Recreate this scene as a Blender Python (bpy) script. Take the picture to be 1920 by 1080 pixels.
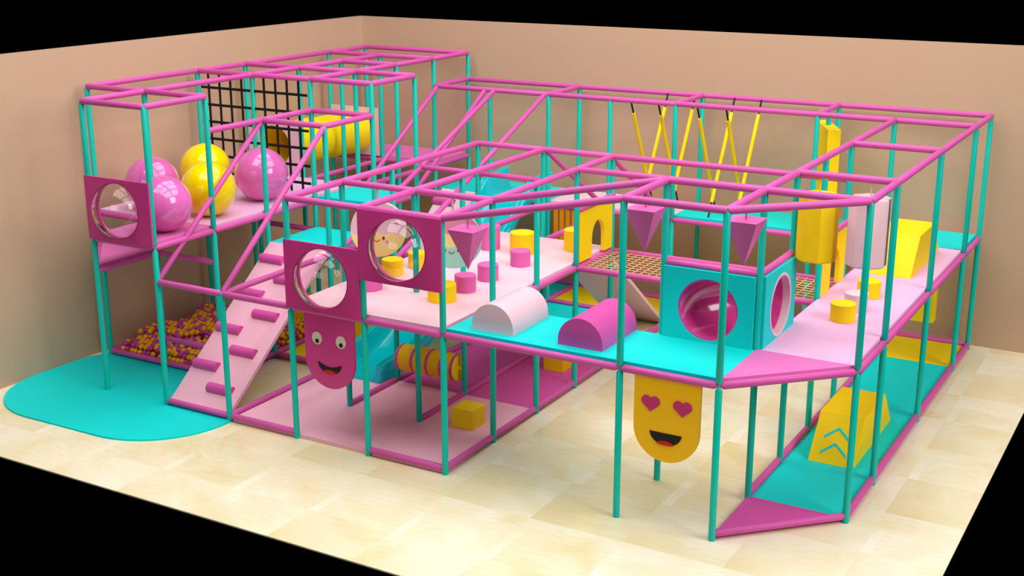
import bpy, math, random
from math import pi, sin, cos, radians
from mathutils import Vector, Matrix, noise
from mathutils.geometry import tessellate_polygon

for o in list(bpy.data.objects):
    bpy.data.objects.remove(o, do_unlink=True)
S = bpy.context.scene
COL = S.collection
R = random.Random(7)

# ------------------------------------------------------------------ camera
cd = bpy.data.cameras.new('camera')
cd.sensor_width = 36.0
cd.lens = 2382.9 / 1920 * 36
cd.clip_start = .1
cd.clip_end = 200
cam = bpy.data.objects.new('camera', cd)
COL.objects.link(cam)
cam.location = (10.78, -17.425, 5.671)
cam.rotation_euler = (pi / 2 - .2829, 0, .5197)
S.camera = cam

# ------------------------------------------------------------------ world, light, exposure
w = bpy.data.worlds.new('world')
S.world = w
w.use_nodes = True
w.node_tree.nodes['Background'].inputs[0].default_value = (0, 0, 0, 1)
w.node_tree.nodes['Background'].inputs[1].default_value = 0
S.view_settings.view_transform = 'Standard'
S.view_settings.look = 'None'
S.view_settings.exposure = 0
S.view_settings.gamma = 1
S.view_settings.use_curve_mapping = False


def area(name, loc, target, size, power, col=(1, 1, 1), sy=None):
    l = bpy.data.lights.new(name, 'AREA')
    l.energy = power
    l.color = col
    l.size = size
    if sy:
        l.shape = 'RECTANGLE'
        l.size_y = sy
    o = bpy.data.objects.new(name, l)
    COL.objects.link(o)
    o.location = loc
    o.rotation_euler = (Vector(target) - Vector(loc)).to_track_quat('-Z', 'Y').to_euler()
    return o


area('key_light', (19, -7.5, 9.5), (5, -5, .5), 8, 1650, (1, .98, .95))
area('front_fill_light', (2.5, -22, 6.5), (4, -5, .8), 8, 380, (1, .98, .96), 5)  # added fill without a real source, lifts front faces and under the decks
for i in (-1, 1):          # one large ceiling window of four panes
    for j in (-1, 1):
        area('ceiling_pane_light', (4.0 + i * 3.1, -6.0 + j * 3.1, 9.8), (4.0 + i * 3.1, -6.0 + j * 3.1, 0), 5.4, 415, (1, .99, .97), 5.4)


# ------------------------------------------------------------------ materials
def srgb(c):
    return tuple(((v / 255) / 12.92 if v / 255 <= .04045 else ((v / 255 + .055) / 1.055) ** 2.4) for v in c) + (1,)


def mat(name, c, rough=.45, spec=.3, bump=0, scale=60, coat=0, var=.03):
    m = bpy.data.materials.new(name)
    m.use_nodes = True
    nt = m.node_tree
    b = nt.nodes['Principled BSDF']
    b.inputs['Roughness'].default_value = rough
    b.inputs['Specular IOR Level'].default_value = spec
    b.inputs['Coat Weight'].default_value = coat
    b.inputs['Coat Roughness'].default_value = .05
    tc = nt.nodes.new('ShaderNodeTexCoord')
    n = nt.nodes.new('ShaderNodeTexNoise')
    n.inputs['Scale'].default_value = 3.0
    n.inputs['Detail'].default_value = 3
    nt.links.new(tc.outputs['Object'], n.inputs['Vector'])
    mx = nt.nodes.new('ShaderNodeMix')
    mx.data_type = 'RGBA'
    col = srgb(c)
    mx.inputs[6].default_value = tuple(v * (1 - var) for v in col[:3]) + (1,)
    mx.inputs[7].default_value = tuple(min(1, v * (1 + var)) for v in col[:3]) + (1,)
    nt.links.new(n.outputs['Fac'], mx.inputs[0])
    nt.links.new(mx.outputs[2], b.inputs['Base Color'])
    if bump:
        n2 = nt.nodes.new('ShaderNodeTexNoise')
        n2.inputs['Scale'].default_value = scale
        nt.links.new(tc.outputs['Object'], n2.inputs['Vector'])
        bp = nt.nodes.new('ShaderNodeBump')
        bp.inputs['Strength'].default_value = bump
        bp.inputs['Distance'].default_value = .005
        nt.links.new(n2.outputs['Fac'], bp.inputs['Height'])
        nt.links.new(bp.outputs['Normal'], b.inputs['Normal'])
    return m


TEALP = mat('teal_post_paint', (0, 190, 172), .38)
PINKP = mat('pink_padding', (208, 86, 164), .5, bump=.1)
TEAL = mat('teal_vinyl', (0, 213, 209), .6, spec=.2, bump=.05)
HOT = mat('hot_pink_vinyl', (214, 82, 166), .5, bump=.05)
DEEP = mat('deep_pink_board', (205, 60, 138), .35)
MIDP = mat('mid_pink_vinyl', (222, 112, 184), .5, bump=.05)
LILAC = mat('lilac_pink_vinyl', (232, 180, 220), .55, bump=.05)
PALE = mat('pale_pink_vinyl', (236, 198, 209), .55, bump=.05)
MATP = mat('rose_pink_vinyl', (240, 180, 200), .55, bump=.05)
YEL = mat('yellow_vinyl', (252, 214, 0), .6, bump=.05)
YELG = mat('yellow_gloss_plastic', (252, 224, 0), .12, coat=.6)
PINKG = mat('pink_gloss_plastic', (226, 108, 186), .12, spec=.5, coat=.6)
SLIDE = mat('cyan_slide_plastic', (10, 236, 244), .15, spec=.5, coat=.5)
TUBEM = mat('magenta_tube_plastic', (222, 70, 156), .15, spec=.5, coat=.5)
YTUBE = mat('yellow_tube_plastic', (252, 222, 0), .35)
BALLY = mat('yellow_ball_plastic', (250, 186, 0), .3)
BALLP = mat('magenta_ball_plastic', (206, 66, 156), .3)
BLACK = mat('black_webbing', (14, 10, 10), .6)
ROPE = mat('tan_rope', (226, 178, 132), .8, bump=.3)
ORANGE = mat('orange_curtain', (240, 142, 0), .6)
BAGP = mat('pale_pink_bag', (238, 196, 204), .55, bump=.05)
STOOLP = mat('stool_pink_vinyl', (224, 102, 176), .5, bump=.05)
YELSHADE = mat('shaded_yellow_board', (248, 190, 0), .5)  # yellow of the face board with its warm shade put into the colour
WHITE = mat('eye_white', (216, 208, 190), .5)
DARK = mat('mouth_black', (14, 8, 8), .5)
RED = mat('tongue_red', (200, 24, 12), .5)
HEART = mat('heart_pink', (196, 52, 112), .45)
BREAD = mat('biscuit_yellow', (252, 230, 146), .5)
MINT = mat('mint_icing', (172, 226, 206), .5)
BROWN = mat('face_brown', (150, 66, 20), .5)
CHEEK = mat('cheek_pink', (240, 160, 180), .5)


def translucent(m, f):
    nt = m.node_tree
    b = nt.nodes['Principled BSDF']
    tr = nt.nodes.new('ShaderNodeBsdfTranslucent')
    tr.inputs['Color'].default_value = srgb((0, 228, 236))
    mx = nt.nodes.new('ShaderNodeMixShader')
    mx.inputs[0].default_value = f
    nt.links.new(b.outputs[0], mx.inputs[1])
    nt.links.new(tr.outputs[0], mx.inputs[2])
    nt.links.new(mx.outputs[0], nt.nodes['Material Output'].inputs[0])


translucent(SLIDE, .45)


def glass_mat():
    m = bpy.data.materials.new('clear_dome_plastic')
    m.use_nodes = True
    nt = m.node_tree
    nt.nodes.clear()
    out = nt.nodes.new('ShaderNodeOutputMaterial')
    mix = nt.nodes.new('ShaderNodeMixShader')
    tr = nt.nodes.new('ShaderNodeBsdfTransparent')
    gl = nt.nodes.new('ShaderNodeBsdfGlossy')
    fr = nt.nodes.new('ShaderNodeFresnel')
    nz = nt.nodes.new('ShaderNodeTexNoise')
    nz.inputs['Scale'].default_value = 2
    bp = nt.nodes.new('ShaderNodeBump')
    bp.inputs['Strength'].default_value = .03
    fr.inputs['IOR'].default_value = 1.6
    tr.inputs['Color'].default_value = (.96, .93, .95, 1)
    gl.inputs['Roughness'].default_value = .02
    nt.links.new(nz.outputs['Fac'], bp.inputs['Height'])
    nt.links.new(bp.outputs['Normal'], gl.inputs['Normal'])
    nt.links.new(fr.outputs[0], mix.inputs[0])
    nt.links.new(tr.outputs[0], mix.inputs[1])
    nt.links.new(gl.outputs[0], mix.inputs[2])
    nt.links.new(mix.outputs[0], out.inputs[0])
    return m


GLASS = glass_mat()


def wall_mat():
    m = mat('tan_plaster', (194, 161, 134), .6, .25, bump=.08, scale=30, var=.015)
    return m


def floor_mat():
    m = bpy.data.materials.new('cream_wood_tile')
    m.use_nodes = True
    nt = m.node_tree
    L = nt.links.new
    b = nt.nodes['Principled BSDF']
    tc = nt.nodes.new('ShaderNodeTexCoord')
    mp = nt.nodes.new('ShaderNodeMapping')
    mp.inputs['Location'].default_value = (-.26, 7.45, 0)
    L(tc.outputs['Object'], mp.inputs[0])
    br = nt.nodes.new('ShaderNodeTexBrick')
    br.offset = 0
    br.inputs['Scale'].default_value = 1
    br.inputs['Brick Width'].default_value = 1.003
    br.inputs['Row Height'].default_value = .93
    br.inputs['Mortar Size'].default_value = .001
    br.inputs['Color1'].default_value = (1, 1, 1, 1)
    br.inputs['Color2'].default_value = (0, 0, 0, 1)
    br.inputs['Mortar'].default_value = (.35, .35, .35, 1)
    L(mp.outputs[0], br.inputs['Vector'])
    # swirling grain, distorted per tile
    add = nt.nodes.new('ShaderNodeVectorMath')
    add.operation = 'MULTIPLY_ADD'
    add.inputs[1].default_value = (7, 5, 3)
    L(br.outputs['Color'], add.inputs[0])
    L(tc.outputs['Object'], add.inputs[2])
    n1 = nt.nodes.new('ShaderNodeTexNoise')
    n1.inputs['Scale'].default_value = .9
    n1.inputs['Detail'].default_value = 3
    n1.inputs['Distortion'].default_value = 1.2
    L(add.outputs[0], n1.inputs['Vector'])
    wv = nt.nodes.new('ShaderNodeTexWave')
    wv.wave_type = 'RINGS'
    wv.inputs['Scale'].default_value = 3.2
    wv.inputs['Distortion'].default_value = 9
    wv.inputs['Detail'].default_value = 3
    wv.inputs['Detail Scale'].default_value = .8
    L(add.outputs[0], wv.inputs['Vector'])
    r1 = nt.nodes.new('ShaderNodeValToRGB')
    r1.color_ramp.elements[0].position = .25
    r1.color_ramp.elements[0].color = srgb((233, 217, 170))
    r1.color_ramp.elements[1].position = .6
    r1.color_ramp.elements[1].color = srgb((244, 236, 212))
    L(n1.outputs['Fac'], r1.inputs[0])
    mx = nt.nodes.new('ShaderNodeMix')
    mx.data_type = 'RGBA'
    mx.blend_type = 'MULTIPLY'
    r2 = nt.nodes.new('ShaderNodeValToRGB')
    r2.color_ramp.elements[0].position = .0
    r2.color_ramp.elements[0].color = (.93, .89, .78, 1)
    r2.color_ramp.elements[1].position = .22
    r2.color_ramp.elements[1].color = (1, 1, 1, 1)
    L(wv.outputs['Fac'], r2.inputs[0])
    mx.inputs[0].default_value = .38
    L(r1.outputs[0], mx.inputs[6])
    L(r2.outputs[0], mx.inputs[7])
    mx2 = nt.nodes.new('ShaderNodeMix')
    mx2.data_type = 'RGBA'
    mx2.blend_type = 'MULTIPLY'
    mx2.inputs[0].default_value = 1
    r3 = nt.nodes.new('ShaderNodeValToRGB')
    r3.color_ramp.elements[0].position = 0
    r3.color_ramp.elements[0].color = (1, 1, 1, 1)
    r3.color_ramp.elements[1].position = 1
    r3.color_ramp.elements[1].color = (.93, .90, .78, 1)
    e = r3.color_ramp.elements.new(.6)
    e.color = (.985, .98, .95, 1)
    L(br.outputs['Color'], r3.inputs[0])
    L(mx.outputs[2], mx2.inputs[6])
    L(r3.outputs[0], mx2.inputs[7])

    def mth(op, x, y=None, clamp=False):
        n = nt.nodes.new('ShaderNodeMath')
        n.operation = op
        n.use_clamp = clamp
        for k, q in enumerate((x, y)):
            if q is None:
                continue
            if isinstance(q, (int, float)):
                n.inputs[k].default_value = q
            else:
                L(q, n.inputs[k])
        return n.outputs[0]
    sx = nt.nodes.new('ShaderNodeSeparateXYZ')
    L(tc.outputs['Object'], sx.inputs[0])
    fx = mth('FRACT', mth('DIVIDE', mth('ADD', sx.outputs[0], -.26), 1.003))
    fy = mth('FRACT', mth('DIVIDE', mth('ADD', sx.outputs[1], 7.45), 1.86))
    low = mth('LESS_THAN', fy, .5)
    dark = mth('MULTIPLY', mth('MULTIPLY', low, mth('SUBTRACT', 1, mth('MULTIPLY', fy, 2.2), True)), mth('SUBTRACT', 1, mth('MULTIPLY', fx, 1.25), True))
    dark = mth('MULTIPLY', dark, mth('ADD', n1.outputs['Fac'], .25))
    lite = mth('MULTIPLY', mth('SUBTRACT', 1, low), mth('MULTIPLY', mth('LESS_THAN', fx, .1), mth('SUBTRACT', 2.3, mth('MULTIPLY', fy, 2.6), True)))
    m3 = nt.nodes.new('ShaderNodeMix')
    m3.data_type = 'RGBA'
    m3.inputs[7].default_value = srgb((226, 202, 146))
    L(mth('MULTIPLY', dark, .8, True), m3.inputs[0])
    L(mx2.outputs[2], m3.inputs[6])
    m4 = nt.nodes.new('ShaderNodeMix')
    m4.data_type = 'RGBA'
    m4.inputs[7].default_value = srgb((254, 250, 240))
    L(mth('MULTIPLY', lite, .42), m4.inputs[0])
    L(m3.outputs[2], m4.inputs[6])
    mx2 = m4
    L(mx2.outputs[2], b.inputs['Base Color'])
    b.inputs['Roughness'].default_value = .11
    b.inputs['Specular IOR Level'].default_value = .45
    return m


# ------------------------------------------------------------------ mesh tools
# plan coordinates: x to the right along the back wall, y counted from the back wall towards the front
def V(x, y, z):
    return Vector((x, -y, z))


class MB:
    def __init__(s):
        s.v = []
        s.f = []

    def add(s, vs, fs):
        n = len(s.v)
        s.v += [Vector(p) for p in vs]
        s.f += [tuple(i + n for i in f) for f in fs]
        return s

    def box(s, x0, x1, y0, y1, z0, z1):
        c = [V(x, y, z) for z in (z0, z1) for x, y in ((x0, y1), (x1, y1), (x1, y0), (x0, y0))]
        return s.add(c, [(3, 2, 1, 0), (4, 5, 6, 7), (0, 1, 5, 4), (1, 2, 6, 5), (2, 3, 7, 6), (3, 0, 4, 7)])

    def prism(s, pts, z0, z1):
        return s.plate([(x, -y) for x, y in pts], [], lambda u, v, w_: Vector((u, v, w_)), z0, z1)

    def plate(s, outline, holes, f, w0, w1):
        """2D outline with holes, thickness from w0 to w1, mapped into space by f(u, v, w)"""
        loops = [outline] + holes
        flat = [p for l in loops for p in l]
        tris = tessellate_polygon([[Vector((p[0], p[1], 0)) for p in l] for l in loops])
        n = len(flat)
        vs = [f(p[0], p[1], w0) for p in flat] + [f(p[0], p[1], w1) for p in flat]
        fs = []
        flip = (f(1, 0, 0) - f(0, 0, 0)).cross(f(0, 1, 0) - f(0, 0, 0)).dot(f(0, 0, 1) - f(0, 0, 0)) < 0

        def ar(a, b, c):
            return (flat[b][0] - flat[a][0]) * (flat[c][1] - flat[a][1]) - (flat[b][1] - flat[a][1]) * (flat[c][0] - flat[a][0])
        for t in tris:
            a, b, c = t
            if abs(ar(a, b, c)) < 1e-12:
                continue
            if ar(a, b, c) < 0:
                b, c = c, b
            if flip:
                b, c = c, b
            fs.append((a, c, b))
            fs.append((a + n, b + n, c + n))
        k = 0
        for li, l in enumerate(loops):
            m = len(l)
            area2 = sum(l[i][0] * l[(i + 1) % m][1] - l[(i + 1) % m][0] * l[i][1] for i in range(m))
            ccw = area2 > 0
            if li > 0:
                ccw = not ccw
            if flip:
                ccw = not ccw
            for i in range(m):
                a, b = k + i, k + (i + 1) % m
                fs.append((a, b, b + n, a + n) if ccw else (b, a, a + n, b + n))
            k += m
        return s.add(vs, fs)

    def rings(s, rings, cap=True, close=True):
        m = len(rings[0])
        vs = [p for r in rings for p in r]
        fs = []
        for i in range(len(rings) - 1):
            for j in range(m if close else m - 1):
                a, b = i * m + j, i * m + (j + 1) % m
                fs.append((a, b, b + m, a + m))
        if cap:
            fs.append(tuple(range(m - 1, -1, -1)))
            fs.append(tuple(range((len(rings) - 1) * m, len(rings) * m)))
        return s.add(vs, fs)

    def tube(s, a, b, prof, n=16):
        """prof: list of (distance from a, radius)"""
        a, b = Vector(a), Vector(b)
        d = (b - a).normalized()
        q = d.to_track_quat('Z', 'Y')
        ex, ey = q @ Vector((1, 0, 0)), q @ Vector((0, 1, 0))
        rs = [[a + d * t + ex * r * cos(2 * pi * j / n) + ey * r * sin(2 * pi * j / n) for j in range(n)] for t, r in prof]
        return s.rings(rs)

    def rod(s, a, b, r, n=12):
        return s.tube(a, b, [(0, r), ((Vector(b) - Vector(a)).length, r)], n)

    def sphere(s, c, r, nu=32, nv=18, sc=(1, 1, 1)):
        vs, fs = [], []
        c = Vector(c)
        vs.append(c + Vector((0, 0, r * sc[2])))
        for i in range(1, nv):
            t = pi * i / nv
            for j in range(nu):
                p = 2 * pi * j / nu
                vs.append(c + Vector((r * sin(t) * cos(p) * sc[0], r * sin(t) * sin(p) * sc[1], r * cos(t) * sc[2])))
        vs.append(c - Vector((0, 0, r * sc[2])))
        for j in range(nu):
            fs.append((0, 1 + j, 1 + (j + 1) % nu))
            e = len(vs) - 1
            k = 1 + (nv - 2) * nu
            fs.append((e, k + (j + 1) % nu, k + j))
        for i in range(nv - 2):
            for j in range(nu):
                a = 1 + i * nu + j
                b = 1 + i * nu + (j + 1) % nu
                fs.append((a, a + nu, b + nu, b))
        return s.add(vs, fs)

    def build(s, name, m, parent=None, org=None, bevel=0, ang=35):
        o_ = ORG[parent.name] if parent else Vector(org or (0, 0, 0))
        me = bpy.data.meshes.new(name)
        me.from_pydata([p - o_ for p in s.v], [], s.f)
        me.update()
        me.polygons.foreach_set('use_smooth', [True] * len(me.polygons))
        me.set_sharp_from_angle(angle=radians(ang))
        me.materials.append(m)
        o = bpy.data.objects.new(name, me)
        COL.objects.link(o)
        if parent:
            o.parent = parent
        else:
            o.location = o_
        ORG[o.name] = o_
        if bevel:
            b = o.modifiers.new('bevel', 'BEVEL')
            b.width = bevel
            b.segments = 3
            b.limit_method = 'ANGLE'
            b.angle_limit = radians(40)
            b.harden_normals = False
        return o


ORG = {}


def tag(o, label=None, cat=None, group=None, kind=None):
    if label:
        o['label'] = label
    if cat:
        o['category'] = cat
    if group:
        o['group'] = group
    if kind:
        o['kind'] = kind
    return o


def thing(name, label, cat, loc, group=None):
    o = bpy.data.objects.new(name, None)
    o.empty_display_size = .1
    COL.objects.link(o)
    o.location = loc
    ORG[o.name] = Vector(loc)
    return tag(o, label, cat, group)


def circ(cx, cy, r, n=48, ry=None, a0=0, a1=2 * pi, end=False):
    k = n if not end else n - 1
    return [(cx + r * cos(a0 + (a1 - a0) * i / k), cy + (ry or r) * sin(a0 + (a1 - a0) * i / k)) for i in range(n)]


# levels of the frame
M, P, LO, A, T, H = 1.56, 1.97, 2.785, 3.206, 3.62, 2.375

# ------------------------------------------------------------------ room
WM, FM = wall_mat(), floor_mat()
tag(MB().box(-2.22, 9.05, -.2, 9.03, -.015, 0).build('floor', FM), kind='structure')
tag(MB().box(-2.34, 9.05, -.32, -.2, -.12, 4.095).build('wall_back', WM), kind='structure')
tag(MB().box(-2.34, -2.22, -.2, 9.03, -.12, 4.095).build('wall_left', WM), kind='structure')

# ------------------------------------------------------------------ frame
frame = thing('play_frame', 'tall two-level indoor play frame of teal posts and pink padded rails', 'play frame', V(3, 3.5, 0))
PR, RR = .034, .037


def post(x, y, top, pins=()):
    prof = [(0, PR)]
    for p in sorted(pins):
        prof += [(p - .05, PR), (p, .006), (p + .05, PR)]
    prof += [(top - .035, PR), (top + .02, .006)]
    MB().tube(V(x, y, 0), V(x, y, 5), prof, 20).build('post', TEALP, frame)


def rail(a, b, name='deck_rail', cone=.045, r=RR, re=.006):
    a, b = V(*a), V(*b)
    d = (b - a).length
    MB().tube(a, b, [(0, re), (cone, r), (d - cone, r), (d, re)], 20).build(name, PINKP, frame)


pin = {(6, 7): [M], (4, 7): [M], (3, 7): [M], (2, 7): [M], (7, 7): [M], (0, 7): [P], (-1, 7): [P], (8, 6): [M], (8, 5): [M],
       (8, 3): [M], (4, 4): [M], (8, 1): [M], (4, 1): [M], (0, 6): [P], (0, 0): [P]}
for x, y, t in [(-2, 0, T), (-2, 1, T), (-1, 1, T), (-1, 2, T), (-2, 3, T), (-1, 3, T), (-2, 4, T), (-1, 4, T), (0, 0, T), (0, 1, T), (0, 2, T),
                (0, 3, T), (0, 4, T), (1, 3, T), (1, 4, T), (-2, 6, T), (-1, 6, T), (-1, 7, T), (0, 7, T), (0, 6, T),
                (0, 5, A), (1, 5, A), (1, 7, M),
                (2, 7, LO), (3, 7, LO), (4, 7, LO), (2, 6, LO), (3, 6, LO), (4, 6, LO), (2, 5, LO), (3, 5, LO), (4, 5, LO),
                (2, 3, LO), (3, 3, LO), (4, 3, LO), (4, 4, LO),
                (1, 1, A), (2, 1, A), (3, 1, A), (4, 1, A), (6, 1, A), (7, 1, A), (8, 1, A), (2, 0, A), (4, 0, A), (6, 0, A), (8, 0, A),
                (8, 3, A), (8, 5, A), (8, 6, A), (7, 3, A), (7, 4, A), (7, 5, A), (7, 6, A), (7, 7, A), (6, 7, A), (6, 6, A)]:
    post(x, y, t, pin.get((x, y), ()))


def run(pts, z, name, **k):
    for (x0, y0), (x1, y1) in zip(pts, pts[1:]):
        rail((x0, y0, z), (x1, y1, z), name, **k)


CE = dict(cone=.02, re=.026)
# tall roof
for l in ([(-2, 6), (-2, 4), (-2, 3), (-2, 1), (-2, 0), (0, 0), (0, 1), (0, 2), (0, 3), (0, 4)],
          [(-2, 6), (-1, 6), (0, 6), (0, 7), (-1, 7), (-1, 6), (-1, 4), (-1, 3), (-1, 1)],
          [(-2, 1), (0, 1)], [(-1, 2), (0, 2)], [(-2, 3), (0, 3), (1, 3), (1, 4), (0, 4), (-2, 4)]):
    run(l, T, 'roof_rail', **CE)
# middle roof
for l in ([(0, 1), (0, 0), (8, 0), (8, 1), (8, 3), (8, 5), (8, 6), (7, 7), (6, 7), (6, 6), (7, 6), (8, 6)],
          [(0, 1), (2, 1), (4, 1), (6, 1), (7, 1), (8, 1)], [(2, 0), (2, 1)], [(4, 0), (4, 1)], [(6, 0), (6, 1)],
          [(7, 1), (7, 3), (7, 5), (7, 6), (7, 7)], [(7, 3), (8, 3)], [(7, 5), (8, 5)],
          [(0, 6), (0, 5), (0, 4), (1, 4), (1, 5), (0, 5)]):
    run(l, A, 'roof_rail', **CE)
# low roof
for l in ([(2, 7), (2, 6), (2, 3), (3, 3), (4, 3), (7, 3)], [(4, 4), (7, 4)], [(4, 3), (4, 4), (4, 6), (4, 7), (3, 7), (2, 7)],
          [(3, 3), (3, 6), (3, 7)], [(2, 6), (3, 6), (4, 6)]):
    run(l, LO, 'low_roof_rail', **CE)
rail((4, 7, LO), (6, 7, A), 'low_roof_rail', **CE)
rail((4, 6, LO), (6, 6, A), 'low_roof_rail', **CE)
# deck level rails
for l in ([(0, 7), (1, 7), (2, 7), (3, 7), (4, 7), (6, 7), (7, 7), (8, 6), (8, 5), (8, 3), (8, 1), (8, 0), (4, 0), (0, 0)],
          [(1, 7), (1, 5), (1, 4)], [(-1, 4), (0, 4), (1, 4)], [(-2, 6), (-1, 6), (0, 6)], [(-2, 6), (-1, 7), (-1, 6)],
          [(2, 7), (2, 3), (2, 1)], [(4, 7), (4, 4), (4, 3)], [(3, 3), (3, 1)], [(2, 3), (3, 3), (4, 3), (7, 3)], [(4, 4), (7, 4)],
          [(4, 6), (6, 6), (8, 6)], [(0, 1), (2, 1), (4, 1), (6, 1), (8, 1)], [(7, 6), (7, 3), (7, 1)], [(4, 1), (4, 0)]):
    run(l, M, 'deck_rail')
for l in ([(-2, 6), (-1, 6)], [(-1, 6), (-1, 7), (0, 7), (0, 6), (0, 4), (0, 3), (0, 1), (0, 0), (-2, 0), (-2, 1), (0, 1)],
          [(-2, 6), (-2, 3), (0, 3)], [(1, 4), (1, 3)], [(-1, 3), (-1, 2), (-1, 1)]):
    run(l, P, 'upper_deck_rail')
run([(1, 3), (2, 3), (3, 3)], H, 'guard_rail')
run([(6, 6), (7, 6), (7, 5)], H, 'guard_rail')
# rails on the ground
for l in ([(-2, 4), (-2, 6), (-1, 6), (0, 6), (0, 5), (0, 4)], [(0, 5), (1, 5)], [(0, 7), (1, 7), (2, 7)], [(1, 7), (1, 5)],
          [(3, 7), (4, 7), (4, 6), (4, 5), (4, 4), (4, 3), (4, 1)], [(2, 6), (2, 5), (2, 3), (2, 1), (2, 0)], [(3, 6), (3, 5), (3, 3)],
          [(0, 1), (2, 1), (4, 1), (7, 1)], [(0, 0), (4, 0), (8, 0), (8, 1), (8, 3), (8, 5), (8, 6), (7, 7)],
          [(7, 6), (7, 5), (7, 4), (7, 3), (7, 1)]):
    run(l, .07, 'base_rail')
rail((-1, 6, .411), (0, 6, .411), 'base_rail')
# sloping hand rails
for a, b in [((0, 5, A), (0, 7, M)), ((1, 5, A), (1, 7, M)), ((.07, 1, A), (.07, 3, P - .02)), ((.92, 1, A), (.92, 3, P - .02)),
             ((1.08, 1, A), (1.08, 3, H)), ((1.08, 3, H), (1.08, 5, M)), ((1.94, 1, A), (1.94, 3, H)), ((1.94, 3, H), (1.94, 5, M)),
             ((3.03, 3, LO), (3.03, 1, M)), ((3.97, 3, LO), (3.97, 1, M))]:
    rail(a, b, 'handrail', r=.034)

# ------------------------------------------------------------------ decks
g = .036


def deck(pts, z, m, label, name='deck_board', cat='platform', th=.06):
    cx = sum(p[0] for p in pts) / len(pts)
    cy = sum(p[1] for p in pts) / len(pts)
    o = MB().prism(pts, z, z + th).build(name, m, org=V(cx, cy, z), bevel=.004)
    return tag(o, label, cat)


def rc(x0, x1, y0, y1, a=g, b=g, c=g, d=g):
    return [(x0 + a, y0 + c), (x1 - b, y0 + c), (x1 - b, y1 - d), (x0 + a, y1 - d)]


deck(rc(-1, 0, 6, 7, c=0), P, MIDP, 'mid pink platform square behind the domed window of the left tower')
deck(rc(-2, 0, 3, 6, d=0), P, LILAC, 'light pink upper platform carrying the five giant balls')
deck(rc(-2, 0, 0, 1), P, MIDP, 'pink upper platform in the back left corner at the end of the yellow tube')
deck([(-1.96, 6), (-1.02, 6), (-1.02, 6.95)], M, MIDP, 'pink triangular platform below the domed window of the left tower')
deck(rc(0, 1, 3, 4), P, TEAL, 'teal upper platform square beside the light pink ball platform')
deck(rc(0, 1, 4, 5, d=.01), M, TEAL, 'teal platform square at the top of the front climbing ramp')
deck(rc(0, 2, 0, 1, b=0), M, TEAL, 'teal platform at the top of the cyan slide')
deck(rc(2, 4, 0, 1, a=0, b=0), M, PALE, 'pale pink platform on the back row behind the pink and yellow stools')
deck(rc(4, 8, 0, 1, a=0), M, TEAL, 'long teal platform on the back row under the crossing yellow ropes')
deck(rc(2, 4, 3, 7), M, PALE, 'large pale pink platform dotted with stools behind the two domed windows')
deck([(4 + .02, 6 + g), (7, 6 + g), (7, 7 - g), (4.02, 7 - g)], M, TEAL, 'teal front platform holding the two half-round foam humps')
deck([(7, 6), (7.96, 6), (7, 6.96)], M, MIDP, 'pink triangular platform at the front right corner of the upper level', th=.06)
deck([(7 + g, 1), (8 - g, 1), (8 - g, 6), (7, 6)], M, LILAC, 'long lilac pink platform down the right side carrying three small stools')


def matt(pts, m, label, z=.05):
    return deck(pts, 0, m, label, 'floor_mat', 'mat', z)


pts = circ(0.0, 7.08, 1.03, 17, a0=0, a1=pi / 2, end=True) + circ(-1.19, 7.09, 1.03, 17, a0=pi / 2, a1=pi, end=True) + circ(-1.5, 6.45, .7, 7, a0=pi, a1=pi * 1.28, end=True) + [(-1.8, 5.98), (.03, 5.98), (.03, 7.0), (1.03, 7.0)]
matt(pts, TEAL, 'teal floor mat with rounded corners below the left tower', .022)
matt(rc(1, 4, 5, 7, c=0, d=.01), MATP, 'pale pink floor mat at the front opening below the pink face')
matt(rc(2, 4, 3, 5, d=0), HOT, 'hot pink floor mat behind the pale pink one under the stool platform')
matt(rc(0, 1, 4, 5), YEL, 'yellow floor mat square beside the ball pit')
matt(rc(2, 3, 1, 3), TEAL, 'teal floor mat under the open middle bay behind the stool platform')
matt(rc(0, 2, 0, 1, b=0), TEAL, 'teal floor mat against the back wall under the top of the slide')
matt(rc(2, 8, 0, 1, a=0, d=0), YEL, 'long yellow floor mat along the back wall')
matt(rc(7, 8, 1, 6, c=0, d=0), TEAL, 'long teal floor mat on the right side under the lilac platform')
matt([(7, 6), (7.96, 6), (7, 6.96)], HOT, 'hot pink triangular floor mat at the front right corner')
matt(rc(-2, 0, 4, 6), HOT, 'pink floor pad underneath the small balls of the ball pit')


# ------------------------------------------------------------------ window panels with domes
def dome_panel(x0, z0, label, dl, xl=-.02, xr=1.02):
    cx, cz, r = x0 + .5, z0 + .39, .325
    t = thing('window_panel', label, 'panel', V(cx, 7.03, z0))
    yf = 7.02
    MB().plate([(x0 + xl, z0), (x0 + xr, z0), (x0 + xr, z0 + .765), (x0 + xl, z0 + .765)], [circ(cx, cz, r, 64)],
               lambda u, v, w_: V(u, yf + w_, v), 0, .03).build('board', DEEP, t)
    b = MB()
    rings = []
    for i in range(13):
        a = (pi / 2) * i / 12
        rings.append([V(cx + (r + .012) * cos(a) * cos(q), yf + .03 + .27 * sin(a), cz + (r + .012) * cos(a) * sin(q)) for q in [2 * pi * j / 48 for j in range(48)]])
    b.rings(rings[:-1] + [[V(cx + .001 * cos(q), yf + .3, cz + .001 * sin(q)) for q in [2 * pi * j / 48 for j in range(48)]]], cap=False)
    tag(b.build('dome', GLASS, t, ang=60), dl)
    return t


dome_panel(-1, P + .01, 'dark pink window panel with clear dome high on the left tower', 'clear plastic dome')
dome_panel(2, M + .01, 'dark pink window panel with clear dome directly above the pink face', 'clear plastic dome', -.02, .985)
dome_panel(3, LO - .765, 'dark pink window panel with clear dome in the front middle, higher than its neighbour', 'clear plastic dome', -.013, 1.02)


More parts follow.
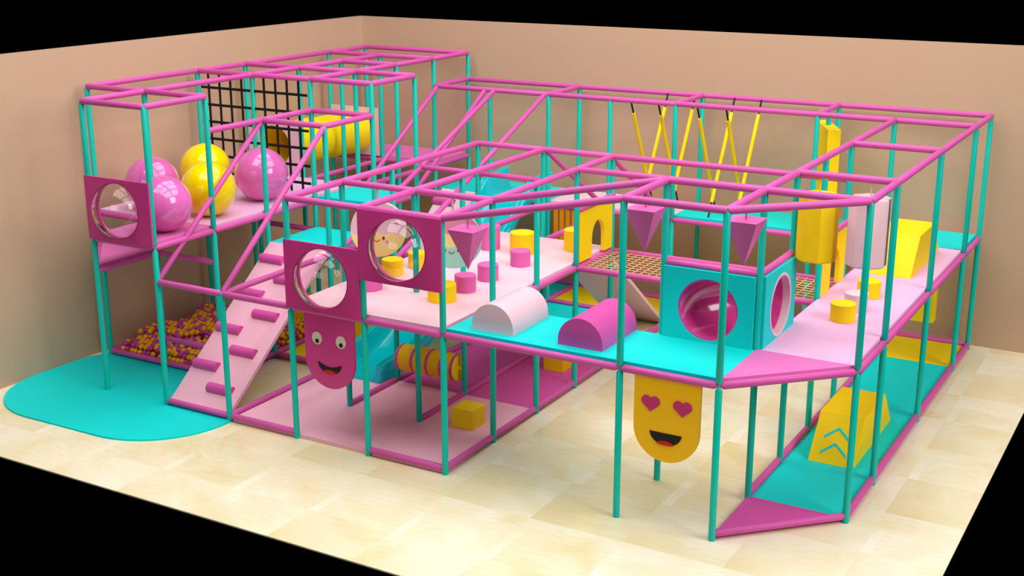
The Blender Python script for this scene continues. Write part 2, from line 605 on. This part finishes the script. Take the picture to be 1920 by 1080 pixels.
# ------------------------------------------------------------------ hanging faces
def face(x, m, label, kind):
    t = thing('face_panel', label, 'panel', V(x, 7.0, .7))
    r = .335
    out = [(x + r, M - .01), (x - r, M - .01)] + [(x + r * cos(a), 1.035 + r * sin(a)) for a in [pi + pi * i / 32 for i in range(33)]]
    fm = lambda u, v, w_: V(u, 7.0 + w_, v)
    MB().plate(out, [], fm, -.015, .02).build('board', m, t)
    for sx in (-1, 1):
        ex = x + sx * .162
        if kind == 'eyes':
            e = MB().plate(circ(ex, 1.262, .066, 32, ry=.072), [], fm, .0195, .026).build('eye', WHITE, t)
            MB().plate(circ(ex + .005, 1.232, .024, 24, ry=.026), [], fm, .0255, .03).build('pupil', DARK, e)
        else:
            lobe = [(ex + .043 + .053 * cos(q), 1.295 + .053 * sin(q)) for q in [radians(-40 + 182 * i / 20) for i in range(21)]]
            h = [(ex, 1.188)] + lobe + [(2 * ex - u, v) for u, v in lobe[::-1][1:]]
            MB().plate(h, [], fm, .0195, .026).build('heart_eye', HEART, t)
    if kind == 'eyes':
        top = [(x - .16 + .32 * i / 16, .995 - .045 * sin(pi * i / 16)) for i in range(17)]
    else:
        top = [(x - .165 + .33 * i / 16, .995) for i in range(17)]
    w2 = .16
    low = [(x + w2 * cos(a), .99 + .115 * sin(a)) for a in [-.05 - (pi - .1) * i / 24 for i in range(25)]]
    mo = MB().plate(top + low[1:-1], [], fm, .0195, .026).build('mouth', DARK, t)
    tg = [(x + .085 * cos(a), .883 + .035 * sin(a)) for a in [pi * i / 16 for i in range(17)]] + [(x - .055, .877), (x, .873), (x + .055, .877)]
    MB().plate(tg, [], fm, .0255, .03).build('tongue', RED, mo)


face(2.53, DEEP, 'hanging dark pink face board with round white eyes and open smile', 'eyes')
face(6.5, YELSHADE, 'hanging yellow face board with pink heart eyes and open smile', 'hearts')


# ------------------------------------------------------------------ ramps with grips
def ramp(x0, x1, ya, za, yb, zb, m, label, grips=(), th=.05):
    a, b = V(0, ya, za), V(0, yb, zb)
    L_ = (b - a).length
    d = (b - a).normalized()
    n = Vector((1, 0, 0)).cross(d)
    if n.z < 0:
        n = -n
    t = thing('climbing_ramp' if grips else 'ramp', label, 'ramp', V((x0 + x1) / 2, yb, 0))
    base = lambda x, s_, w_: Vector((x, a.y, a.z)) + d * s_ + n * w_
    vs = [base(x, s_, w_) for w_ in (-th, 0) for x, s_ in ((x0, 0), (x1, 0), (x1, L_), (x0, L_))]
    fs = [(0, 1, 2, 3), (7, 6, 5, 4), (4, 5, 1, 0), (5, 6, 2, 1), (6, 7, 3, 2), (7, 4, 0, 3)]
    if (vs[1] - vs[0]).cross(vs[3] - vs[0]).dot(n) > 0:
        fs = [f[::-1] for f in fs]
    MB().add(vs, fs).build('board', m, t, bevel=.004)
    for gx, gy in grips:
        s_ = (gy - ya) / (yb - ya) * L_
        rg = .066
        prof = [(s_ + rg * cos(q), rg * 1.1 * sin(q)) for q in [pi * i / 14 for i in range(15)]]
        rings = [[base(xx, p[0], p[1]) for p in prof] for xx in (gx - .185, gx + .185)]
        if d.y > 0:
            rings = rings[::-1]
        MB().rings(rings).build('grip', HOT, t, bevel=.005)
    return t


ramp(.03, .97, 5.0, M + .06, 6.98, .075, MATP, 'pale pink climbing ramp with pink grips rising from the teal floor mat',
     [(.25, 5.22), (.25, 5.66), (.25, 6.10), (.25, 6.54), (.66, 5.44), (.66, 5.88), (.66, 6.32), (.66, 6.76)])
ramp(.12, .86, 1.0, M + .06, 2.98, .075, PALE, 'pale pink climbing ramp with pink grips at the back beside the slide top',
     [(.3, 1.22), (.3, 1.66), (.3, 2.1), (.3, 2.54), (.66, 1.44), (.66, 1.88), (.66, 2.32), (.66, 2.76)])
ramp(3.06, 3.94, 3.0, M + .0, 1.02, .06, PALE, 'plain pale pink ramp sloping down behind the rope net bridge')


# ------------------------------------------------------------------ slide
def slide():
    t = thing('slide', 'glossy cyan plastic slide running down under the stool platform', 'slide', V(1.5, 5.2, 0))
    path = [(.72, 1.66, .36), (1.0, 1.655, .34), (1.3, 1.64, .33), (1.5, 1.56, .27), (1.75, 1.36, .27), (2.05, 1.12, .28), (2.5, .85, .28), (3.0, .68, .27), (3.4, .56, .27), (3.8, .38, .27), (4.2, .19, .28), (4.6, .09, .28),
            (5.0, .07, .27), (5.22, .07, .25)]
    dense = []
    for i in range(len(path) - 1):
        p0, p1, p2, p3 = path[max(i - 1, 0)], path[i], path[i + 1], path[min(i + 2, len(path) - 1)]
        for k in range(4):
            q = k / 4
            dense.append(tuple(.5 * (2 * p1[j] + (p2[j] - p0[j]) * q + (2 * p0[j] - 5 * p1[j] + 4 * p2[j] - p3[j]) * q * q + (3 * p1[j] - p0[j] - 3 * p2[j] + p3[j]) * q ** 3) for j in range(3)))
    dense.append(path[-1])
    rings = []
    for y, z, h in dense:
        half = [(.24, 0), (.275, .012), (.30, .045), (.318, .11), (.33, h - .04), (.335, h - .012), (.35, h), (.365, h - .004), (.37, h - .03), (.385, h - .045), (.395, h - .04), (.40, h - .02), (.415, h - .015), (.43, h - .03), (.43, h - .09),
                (.405, h - .1), (.40, .06), (.36, -.03), (.28, -.05)]
        pr = [(1.5 + u, z + v) for u, v in half] + [(1.5 - u, z + v) for u, v in half[::-1]]
        rings.append([V(u, y, v) for u, v in pr])
    rings = rings[::-1]
    MB().rings(rings).build('chute', SLIDE, t, ang=40)


slide()


# ------------------------------------------------------------------ tube slide between pale pink panels
def tube_tunnel():
    t = thing('crawl_tube', 'yellow crawl tube between two pale pink boards near the back left corner', 'tunnel', V(-1.5, 2, P + .06))
    n = 40
    outer, inner = [], []
    for i in range(41):
        q = i / 40
        y = 3.0 - 2.0 * q
        zc = 2.45 - .07 * q
        r = .325 + .012 * (.5 - .5 * cos(q * 4 * 2 * pi))
        outer.append([V(-1.5 + r * cos(a), y, zc + r * sin(a)) for a in [2 * pi * j / n for j in range(n)]])
        inner.append([V(-1.5 + (r - .02) * cos(a), y, zc + (r - .02) * sin(a)) for a in [2 * pi * j / n for j in range(n)]])
    m = MB().rings(outer + inner[::-1] + [outer[0]], cap=False)
    m.build('tube', YTUBE, t)
    for y, zc in ((3.0, 2.45), (1.0, 2.38)):
        MB().plate([(-1.97, P + .06), (-1.04, P + .06), (-1.04, LO), (-1.97, LO)], [circ(-1.5, zc, .305, 48)], lambda u, v, w_: V(u, y + w_, v), 0, .04).build('end_board', PALE, t)


tube_tunnel()


# ------------------------------------------------------------------ black strap net
def strap_net():
    t = thing('strap_net', 'black webbing climbing net hanging behind the giant balls', 'net', V(-1, 4, P))
    for i in range(9):
        x = -1.8 + .2 * i
        MB().box(x - .017, x + .017, 3.995, 4.005, P + .1, T - .02).build('vertical_strap', BLACK, t)
    for i in range(7):
        z = 3.40 - .24 * i
        if z < P + .07:
            break
        MB().box(-1.93, -.05, 4.005, 4.015, z - .018, z + .018).build('cross_strap', BLACK, t)


strap_net()


# ------------------------------------------------------------------ rope net bridge
def net_bridge():
    t = thing('net_bridge', 'tan rope net bridge stretched between pink rails right of the stool platform', 'net', V(5.5, 3.5, M))
    for i in range(1, 30):
        x = 4 + i * .1
        MB().rod(V(x, 3.02, M), V(x, 3.98, M), .006, 6).build('cross_rope', ROPE, t)
    for i in range(1, 10):
        y = 3 + i * .1
        MB().rod(V(4.02, y, M + .008), V(6.98, y, M + .008), .006, 6).build('long_rope', ROPE, t)


net_bridge()

# ------------------------------------------------------------------ tunnel box
DK = M + .06


def tunnel_corner():
    t = thing('corner_tunnel', 'magenta elbow tunnel between two teal panels at the front platform corner', 'tunnel', V(6.5, 5.5, DK))
    cz = 1.955
    MB().plate([(6.02, DK), (6.972, DK), (6.972, H - .02), (6.02, H - .02)], [circ(6.5, cz, .315, 64)], lambda u, v, w_: V(u, 6.02 + w_, v), 0, .04).build('front_panel', TEAL, t, bevel=.003)
    MB().plate([(5.02, DK - .01), (5.985, DK - .01), (5.985, H - .02), (5.02, H - .02)], [circ(5.5, cz, .315, 64)], lambda u, v, w_: V(7.02 + w_, u, v), 0, .04).build('side_panel', TEAL, t, bevel=.003)
    n = 48
    path = [(6.5, 6.055, 0), (6.5, 6.02, 0)] + [(7 - .5 * cos(a), 6 - .5 * sin(a), a) for a in [pi / 2 * i / 24 for i in range(25)]] + [(7.02, 5.5, pi / 2), (7.055, 5.5, pi / 2)]
    out, inn = [], []
    for x, y, a in path:
        ux, uy = cos(a), sin(a)
        for lst, r in ((out, .316), (inn, .298)):
            lst.append([V(x + ux * r * cos(q), y + uy * r * cos(q), cz + r * sin(q)) for q in [2 * pi * j / n for j in range(n)]])
    MB().rings(out + inn[::-1] + [out[0]], cap=False).build('tube', TUBEM, t)
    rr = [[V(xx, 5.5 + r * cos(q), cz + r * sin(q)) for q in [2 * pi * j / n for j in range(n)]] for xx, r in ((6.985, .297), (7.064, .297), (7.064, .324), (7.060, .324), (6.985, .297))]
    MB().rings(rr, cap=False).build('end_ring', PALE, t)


tunnel_corner()


# ------------------------------------------------------------------ stools
def stool_mesh(name, m, r, h):
    b = MB()
    b.tube((0, 0, 0), (0, 0, h), [(0, r - .004), (.004, r), (h - .006, r), (h - .002, r - .003), (h, r - .008)], 48)
    return b.build(name, m, org=(0, 0, 0))


protos = {}


def stool(x, y, z, r, h, m, label, grp):
    k = (m.name, r, h)
    if k not in protos:
        o = stool_mesh('round_stool', m, r, h)
        protos[k] = o
    else:
        o = protos[k].copy()
        COL.objects.link(o)
    o.location = V(x, y, z)
    return tag(o, label, 'stool', grp)


GS = 'round foam stools on the pale pink platform'
for x, y, r, h, m, lab in [
    (3.42, 6.12, .160, .19, YEL, 'wide low yellow round stool nearest the front edge of the pale platform'),
    (3.45, 5.68, .123, .19, STOOLP, 'pink round stool just behind the front wide yellow stool'),
    (3.44, 5.16, .123, .19, STOOLP, 'pink round stool second from the front wide yellow stool'),
    (3.45, 4.41, .123, .19, STOOLP, 'pink round stool standing in front of the large tall yellow stool'),
    (3.18, 3.88, .157, .27, YEL, 'large tall yellow round stool behind a small pink one'),
    (2.72, 3.90, .128, .31, STOOLP, 'tall pink round stool at the back left of the pale platform'),
    (3.69, 3.42, .143, .27, YEL, 'tall yellow round stool beside the yellow arch board'),
    (2.34, 5.52, .128, .19, YEL, 'yellow round stool seen low through the higher domed window'),
    (2.42, 5.10, .120, .19, YEL, 'yellow round stool right of another yellow one behind the higher dome'),
    (2.46, 6.16, .150, .21, STOOLP, 'pink round stool just below the higher domed window panel')]:
    stool(x, y, DK, r, h, m, lab, GS)
GR = 'small round foam stools on the lilac platform'
stool(7.47, 4.65, DK, .132, .19, YEL, 'yellow round stool nearest the front on the lilac platform', GR)
stool(7.49, 4.20, DK, .127, .19, PALE, 'pale pink round stool between two yellow ones on the lilac platform', GR)
stool(7.48, 3.65, DK, .127, .19, YEL, 'yellow round stool farthest back, nearest the big yellow wedge', GR)


# ------------------------------------------------------------------ humps, cubes, wedges
def hump(x0, x1, y0, y1, m, label):
    cx, r = (x0 + x1) / 2, (x1 - x0) / 2
    prof = [(cx - r, DK), (cx + r, DK)] + [(cx + r * cos(a), DK + .05 + (r + .005) * sin(a)) for a in [pi * i / 32 for i in range(33)]]
    o = MB().plate(prof, [], lambda u, v, w_: V(u, w_, v), y0, y1).build('foam_hump', m, org=V(cx, (y0 + y1) / 2, DK))
    tag(o, label, 'foam hump', 'half-round foam humps on the teal platform')


hump(4.25, 4.735, 6.09, 6.84, PALE, 'pale pink half-round foam hump on the teal front platform')
hump(5.24, 5.73, 6.03, 6.83, HOT, 'hot pink half-round foam hump on the teal front platform')


def cube(x, y, s, h, label):
    o = MB().box(x - s / 2, x + s / 2, y - s / 2, y + s / 2, .05, .05 + h).build('foam_cube', YEL, org=V(x, y, .05), bevel=.004)
    tag(o, label, 'foam cube', 'yellow foam cubes on the floor mats')


cube(3.55, 5.80, .285, .235, 'yellow foam cube on the pale pink floor mat at the front')
cube(3.55, 3.575, .285, .225, 'yellow foam cube on the hot pink floor mat farther back')


def wedge(x0, x1, yf, yb, z0, zt, inset, label, chev):
    t = thing('foam_wedge', label, 'foam wedge', V((x0 + x1) / 2, (yf + yb) / 2, z0), 'yellow foam wedges on the right side')
    prof = [(-yf, z0), (-yb, z0), (-(yb + inset), zt), (-(yf - inset), zt)]
    MB().plate(prof, [], lambda u, v, w_: Vector((w_, u, v)), x0, x1).build('block', YEL, t, bevel=.004)
    if chev:
        a, b = V(0, yf, z0), V(0, yf - inset, zt)
        L_ = (b - a).length
        d = (b - a) / L_
        n = Vector((1, 0, 0)).cross(d)
        if n.y > 0:
            n = -n
        fm = lambda u, v, w_: Vector((u, a.y, a.z)) + d * v + n * w_
        cx = (x0 + x1) / 2
        for v0 in (.10, .28):
            k = .035
            MB().plate([(cx - .14, v0), (cx, v0 + .12), (cx + .14, v0), (cx + .14, v0 + k), (cx, v0 + .12 + k), (cx - .14, v0 + k)], [], fm, -.002, .004).build('chevron', TEAL, t)


wedge(7.26, 7.755, 4.84, 3.235, .05, .5, .385, 'yellow foam wedge with teal chevrons on the teal floor mat', True)
wedge(7.225, 7.72, 2.70, 1.16, DK, 2.06, .36, 'plain yellow foam wedge on the lilac upper platform', False)


# ------------------------------------------------------------------ arch boards
def arch(x, label):
    t = thing('arch_board', label, 'arch', V(x, 3.5, M), 'yellow arch boards at the ends of the net bridge')
    yc = 3.45
    outl = [(3.05, 2.25), (3.05, DK - .0), (3.27, DK)] + [(3.27 + .005 * 0, 1.85)] + [(yc + .175 * cos(a), 1.85 + .215 * sin(a)) for a in [pi - pi * i / 20 for i in range(21)]] + [(3.63, DK), (3.97, DK), (3.97, 2.25)]
    MB().plate(outl, [], lambda u, v, w_: V(x + w_, u, v), -.02, .03).build('board', YEL, t, bevel=.003)
    MB().tube(V(x + .02, 4.0, 2.29), V(x + .02, 2.98, 2.29), [(0, .01), (.03, .035), (.99, .035), (1.02, .01)], 16).build('top_padding', PINKP, t)


arch(4.0, 'yellow arch board with doorway at the left end of the net bridge')
arch(7.0, 'yellow arch board with doorway half hidden behind the hanging yellow bag')


# ------------------------------------------------------------------ hanging things
def pyramid(x, y, zt, zl, label):
    t = thing('hanging_pyramid', label, 'hanging foam', V(x, y, zt - .45), 'upside-down pink foam pyramids')
    s_ = .155
    vs = [V(x - s_, y + s_, zt), V(x + s_, y + s_, zt), V(x + s_, y - s_, zt), V(x - s_, y - s_, zt), V(x, y, zt - .45)]
    MB().add(vs, [(0, 1, 2, 3), (4, 1, 0), (4, 2, 1), (4, 3, 2), (4, 0, 3)]).build('block', STOOLP, t, bevel=.002)
    MB().rod(V(x, y, zt - .005), V(x, y, zl), .009, 10).build('cord', PINKP, t)


pyramid(4.0, 6.5, 2.58, LO, 'upside-down pink pyramid hanging nearest the domed windows, leftmost of three')
pyramid(6.0, 6.5, 3.025, A, 'upside-down pink pyramid hanging between the hot pink hump and the tunnel panel')
pyramid(7.0, 6.5, 3.025, A, 'upside-down pink pyramid hanging over the teal tunnel panel, rightmost of three')


def bag(x, y, zb, zt, m, label):
    t = thing('punch_bag', label, 'hanging bag', V(x, y, zb), 'eight-sided hanging foam bags')
    r = .205
    rr = lambda z, k: [V(x + r * k * cos(a), y + r * k * sin(a), z) for a in [-(pi / 8 + pi / 4 * j) for j in range(8)]]
    MB().rings([rr(zb, .96), rr(zb + .015, 1), rr(zt - .02, 1), rr(zt, .97)]).build('bag', m, t, bevel=.003, ang=20)
    MB().rod(V(x, y, zt - .005), V(x, y, A), .007, 10).build('cord', m, t)


bag(7.24, 5.0, 2.33, 3.01, YEL, 'yellow eight-sided foam bag hanging over the right side')
bag(7.75, 5.0, 2.34, 3.03, BAGP, 'pale pink eight-sided foam bag hanging next to the yellow one')


# revolving foam door
def revolve():
    t = thing('revolving_door', 'tall yellow revolving foam board on a teal pivot near the back wall', 'revolving board', V(6.01, .5, DK))
    d = Vector((.447, -.894, 0))
    n = Vector((.894, .447, 0))
    c = V(6.01, .5, 0)
    zt, zb = 3.0, DK + .03
    left = []
    k = 8
    for i in range(k + 1):
        z = zt - (zt - zb) * i / k
        left.append((-.45 + (.09 if i % 2 else 0), z))
    right = [(.45 - (.0 if i % 2 else 0), zb + (zt - zb) * i / k) for i in range(k + 1)]
    MB().plate(left + right, [], lambda u, v, w_: c + d * u + n * w_ + Vector((0, 0, v)), -.085, .085).build('board', YEL, t, bevel=.003)
    l2 = [(-.43, zt - .1), (-.43, zb + .02)]
    r2 = [(-.2, zb + .02), (-.2, zt - .1)]
    MB().plate(l2 + r2, [], lambda u, v, w_: c + d * u + n * w_ + Vector((0, 0, v)), -.078, .02).build('inner_board', HOT, t)
    MB().rod(V(6.01, .5, zt - .01), V(6.01, .5, A), .034, 16).build('pivot', TEALP, t)


revolve()
o = MB().box(7.22, 7.70, .82, 1.0, .6, M - .04).build('hanging_block', YEL, org=V(7.46, .91, .6), bevel=.004)
tag(o, 'yellow foam block hanging under the lilac platform at the back right', 'hanging foam')
o = MB().box(-.55, .94, 3.9, 3.98, .05, .6).build('yellow_board', YEL, org=V(.2, 3.98, .05), bevel=.003)
tag(o, 'plain yellow board standing behind the ball pit beside the slide', 'board')


# crossing ropes
def rope_pad(x, ya, yb, label_i, label):
    t = thing('padded_rope', label, 'rope', V(x, yb, DK), 'crossing padded ropes on the back row')
    a, b = V(x, ya, A), V(x, yb, DK + .01)
    L_ = (b - a).length
    d = (b - a) / L_
    MB().rod(a, a + d * .26, .013, 10).build('upper_rope', BLACK, t)
    MB().rod(a + d * (L_ - .24), b, .013, 10).build('lower_rope', BLACK, t)
    MB().tube(a + d * .22, b, [(0, .02), (.004, .027), (L_ - .44, .027), (L_ - .436, .02)], 16).build('padding', YEL, t)


names = ['leftmost', 'second from left', 'third from left', 'rightmost']
for i, x in enumerate((3.3, 3.72, 4.3, 4.72)):
    rope_pad(x, .97, .12, i, 'yellow padded rope slanting back from the front top rail, %s of four such' % names[i])
for i, x in enumerate((3.47, 3.9, 4.5, 4.9)):
    rope_pad(x, .03, .88, i, 'yellow padded rope slanting forward from the wall side rail, %s of four such' % names[i])

# orange strip curtain
t = thing('strip_curtain', 'orange strip curtain hanging below the pale pink back platform', 'curtain', V(2.4, 1, M))
for i in range(5):
    x = 2.14 + i * .1
    MB().box(x - .035, x + .035, .99, 1.01, .85, M - .02).build('strip', ORANGE, t)


# roller
def roller():
    t = thing('foam_roller', 'yellow roller with pink bands lying between two posts near the floor', 'roller', V(2.5, 5, .2))
    z, r = .385, .168
    ends = (2.07, 2.93)
    MB().tube(V(2.07, 5, z), V(2.93, 5, z), [(0, r - .01), (.008, r), (.852, r), (.86, r - .01)], 48).build('core', YEL, t)
    for x in (2.10, 2.32, 2.54, 2.74, 2.90):
        MB().tube(V(x - .02, 5, z), V(x + .02, 5, z), [(0, r + .0005), (.004, r + .004), (.036, r + .004), (.04, r + .0005)], 48).build('band', HOT, t)
    MB().tube(V(2.93, 5, z), V(2.985, 5, z), [(0, .035), (.045, .03), (.055, .012)], 20).build('axle_cap', YEL, t)
    MB().tube(V(2.07, 5, z), V(2.015, 5, z), [(0, .035), (.045, .03), (.055, .012)], 20).build('axle_cap', YEL, t)


roller()


# ------------------------------------------------------------------ hanging treats
def treat(x, y, zc, r, label, style):
    t = thing('hanging_disc', label, 'hanging foam', V(x, y, zc - r), 'round smiling foam discs')
    ang = radians(33)
    ex, n = Vector((cos(ang), sin(ang), 0)), Vector((sin(ang), -cos(ang), 0))
    c = V(x, y, zc)
    fm = lambda u, v, w_: c + ex * u + n * w_ + Vector((0, 0, v))
    MB().plate(circ(0, 0, r, 64), [], fm, -.05, .05).build('disc', PALE if style == 0 else CHEEK, t, bevel=.006)

    def cap(lo, wave, k, ph, rr=r - .002):
        """region of the disc below height lo with a wavy upper edge"""
        a0 = math.asin(max(-.99, min(.99, lo / rr)))
        xs = rr * cos(a0)
        top = [(-xs + 2 * xs * i / 40, lo + wave * abs(sin(k * pi * i / 40 + ph)) * (1 if 0 < i < 40 else 0)) for i in range(41)]
        low = [(rr * cos(a), rr * sin(a)) for a in [a0 - (pi + 2 * a0) * i / 40 for i in range(41)]]
        return top + low[1:-1]
    if style == 0:
        MB().plate(cap(-.02, -.04, 4, .3), [], fm, .0495, .054).build('biscuit', BREAD, t)
        for u, v, q in ((-.22, .12, 1), (-.1, .2, .4), (.02, .14, 2.2), (.14, .2, 1.2), (.2, .08, 2.6)):
            s0, s1 = cos(q) * .03, sin(q) * .03
            e0, e1 = -sin(q) * .007, cos(q) * .007
            MB().plate([(u - s0 - e0, v - s1 - e1), (u + s0 - e0, v + s1 - e1), (u + s0 + e0, v + s1 + e1), (u - s0 + e0, v - s1 + e1)], [], fm, .0495, .054).build('sprinkle', HEART, t)
        fx, fy, w0 = -.02, -.11, .053
    else:
        MB().plate(cap(.09, -.03, 3, .2), [], fm, .0495, .053).build('icing', BREAD, t)
        MB().plate(cap(-.03, -.045, 3, .5), [], fm, .0525, .057).build('cup', MINT, t)
        fx, fy, w0 = -.02, -.12, .056
    for sx in (-1, 1):
        MB().plate(circ(fx + sx * .075, fy + .015, .016, 20, ry=.022), [], fm, w0, w0 + .004).build('eye', BROWN, t)
        MB().plate(circ(fx + sx * .115, fy - .03, .022, 20), [], fm, w0, w0 + .003).build('cheek', CHEEK, t)
    sm = [(fx + .032 * cos(a), fy + .005 + .032 * sin(a)) for a in [pi + pi * i / 12 for i in range(13)]]
    sm2 = [(fx + .024 * cos(a), fy + .006 + .024 * sin(a)) for a in [2 * pi - pi * i / 12 for i in range(13)]]
    MB().plate(sm + sm2, [], fm, w0, w0 + .004).build('smile', BROWN, t)
    MB().rod(V(x, y, zc + r - .01), V(x, y, LO), .012, 10).build('cord', BAGP, t)


treat(2.5, 6.0, 2.29, .315, 'round foam doughnut disc with smiling face half behind the higher window panel', 0)
treat(3.5, 6.0, 2.29, .315, 'round foam cupcake disc with mint bottom behind the leftmost pink pyramid', 1)

# ------------------------------------------------------------------ giant balls
for x, y, r, m, lab in [
    (-1.33, 5.66, .345, PINKG, 'giant glossy pink ball against the left wall, rearmost of the pink pair by the dome'),
    (-.31, 6.5, .34, PINKG, 'giant glossy pink ball right behind the domed window of the left tower'),
    (-1.43, 4.56, .345, YELG, 'giant glossy yellow ball, the one farther back in the yellow pair'),
    (-.42, 5.6, .35, YELG, 'giant glossy yellow ball, the nearer one of the yellow pair'),
    (-.46, 4.54, .355, PINKG, 'giant glossy pink ball standing alone in front of the black net')]:
    o = MB().sphere((0, 0, 0), r, 64, 36).build('giant_ball', m, org=(0, 0, 0), ang=80)
    o.location = V(x, y, P + .06 + r)
    tag(o, lab, 'ball', 'giant balls on the light pink platform')

# ------------------------------------------------------------------ ball pit
br = .038
cand = []
sp = .076


def hgt(x, y):
    edge = min((x + 2) / .35, 1)
    return .165 + .075 * noise.noise(Vector((x * 1.7, y * 1.7, .3))) + .05 * (6 - y) / 2


taken = []
cells = {}


def free(p, d):
    k = tuple(int(math.floor(c / .08)) for c in p)
    for i in (-1, 0, 1):
        for j in (-1, 0, 1):
            for l in (-1, 0, 1):
                for q in cells.get((k[0] + i, k[1] + j, k[2] + l), ()):
                    if (q - p).length < d:
                        return False
    cells.setdefault(k, []).append(p)
    return True


lay = 0
z = .05 + br
while z < .36:
    off = (lay % 2) * sp / 2
    row = 0
    y = 4.06 + off * .6
    while y < 5.93:
        x = -1.93 + off + (row % 2) * sp / 2
        while x < -.07:
            h = hgt(x, y)
            if z <= h + .03:
                p = Vector((x + R.uniform(-.008, .008), -(y + R.uniform(-.008, .008)), z + R.uniform(-.004, .008)))
                top = z + .062 > h + .03
                if (top or y > 5.85 or x > -.15) and free(p, .066):
                    cand.append((p, top))
            x += sp
        y += sp * .87
        row += 1
    z += .062
    lay += 1
camp = Vector(cam.location)
cand.sort(key=lambda c: (c[0] - camp).length - (.25 if c[1] else 0))
indiv, rest = cand[:300], cand[300:]
pr = {}
for m, nm in ((BALLY, 'yellow'), (BALLP, 'magenta')):
    o = MB().sphere((0, 0, 0), br, 20, 12).build('pit_ball', m, org=(0, 0, 0), ang=80)
    pr[nm] = [o, False]
for p, _ in indiv:
    nm = 'yellow' if R.random() < .58 else 'magenta'
    o, used = pr[nm]
    if used:
        o = o.copy()
        COL.objects.link(o)
    pr[nm][1] = True
    o.location = p
    tag(o, 'small %s plastic ball in the ball pit under the left tower' % nm, 'ball', 'small %s balls in the ball pit' % nm)
mby, mbp = MB(), MB()
for p, _ in rest:
    (mby if R.random() < .58 else mbp).sphere(p, br, 14, 8)
ny = len(mby.f)
mby.add(mbp.v, mbp.f)
o = mby.build('pit_balls', BALLY, org=(0, 0, 0), ang=80)
o.data.materials.append(BALLP)
for i, pl in enumerate(o.data.polygons):
    if i >= ny:
        pl.material_index = 1
tag(o, 'mass of small yellow and magenta balls filling the rear of the ball pit', 'balls', kind='stuff')
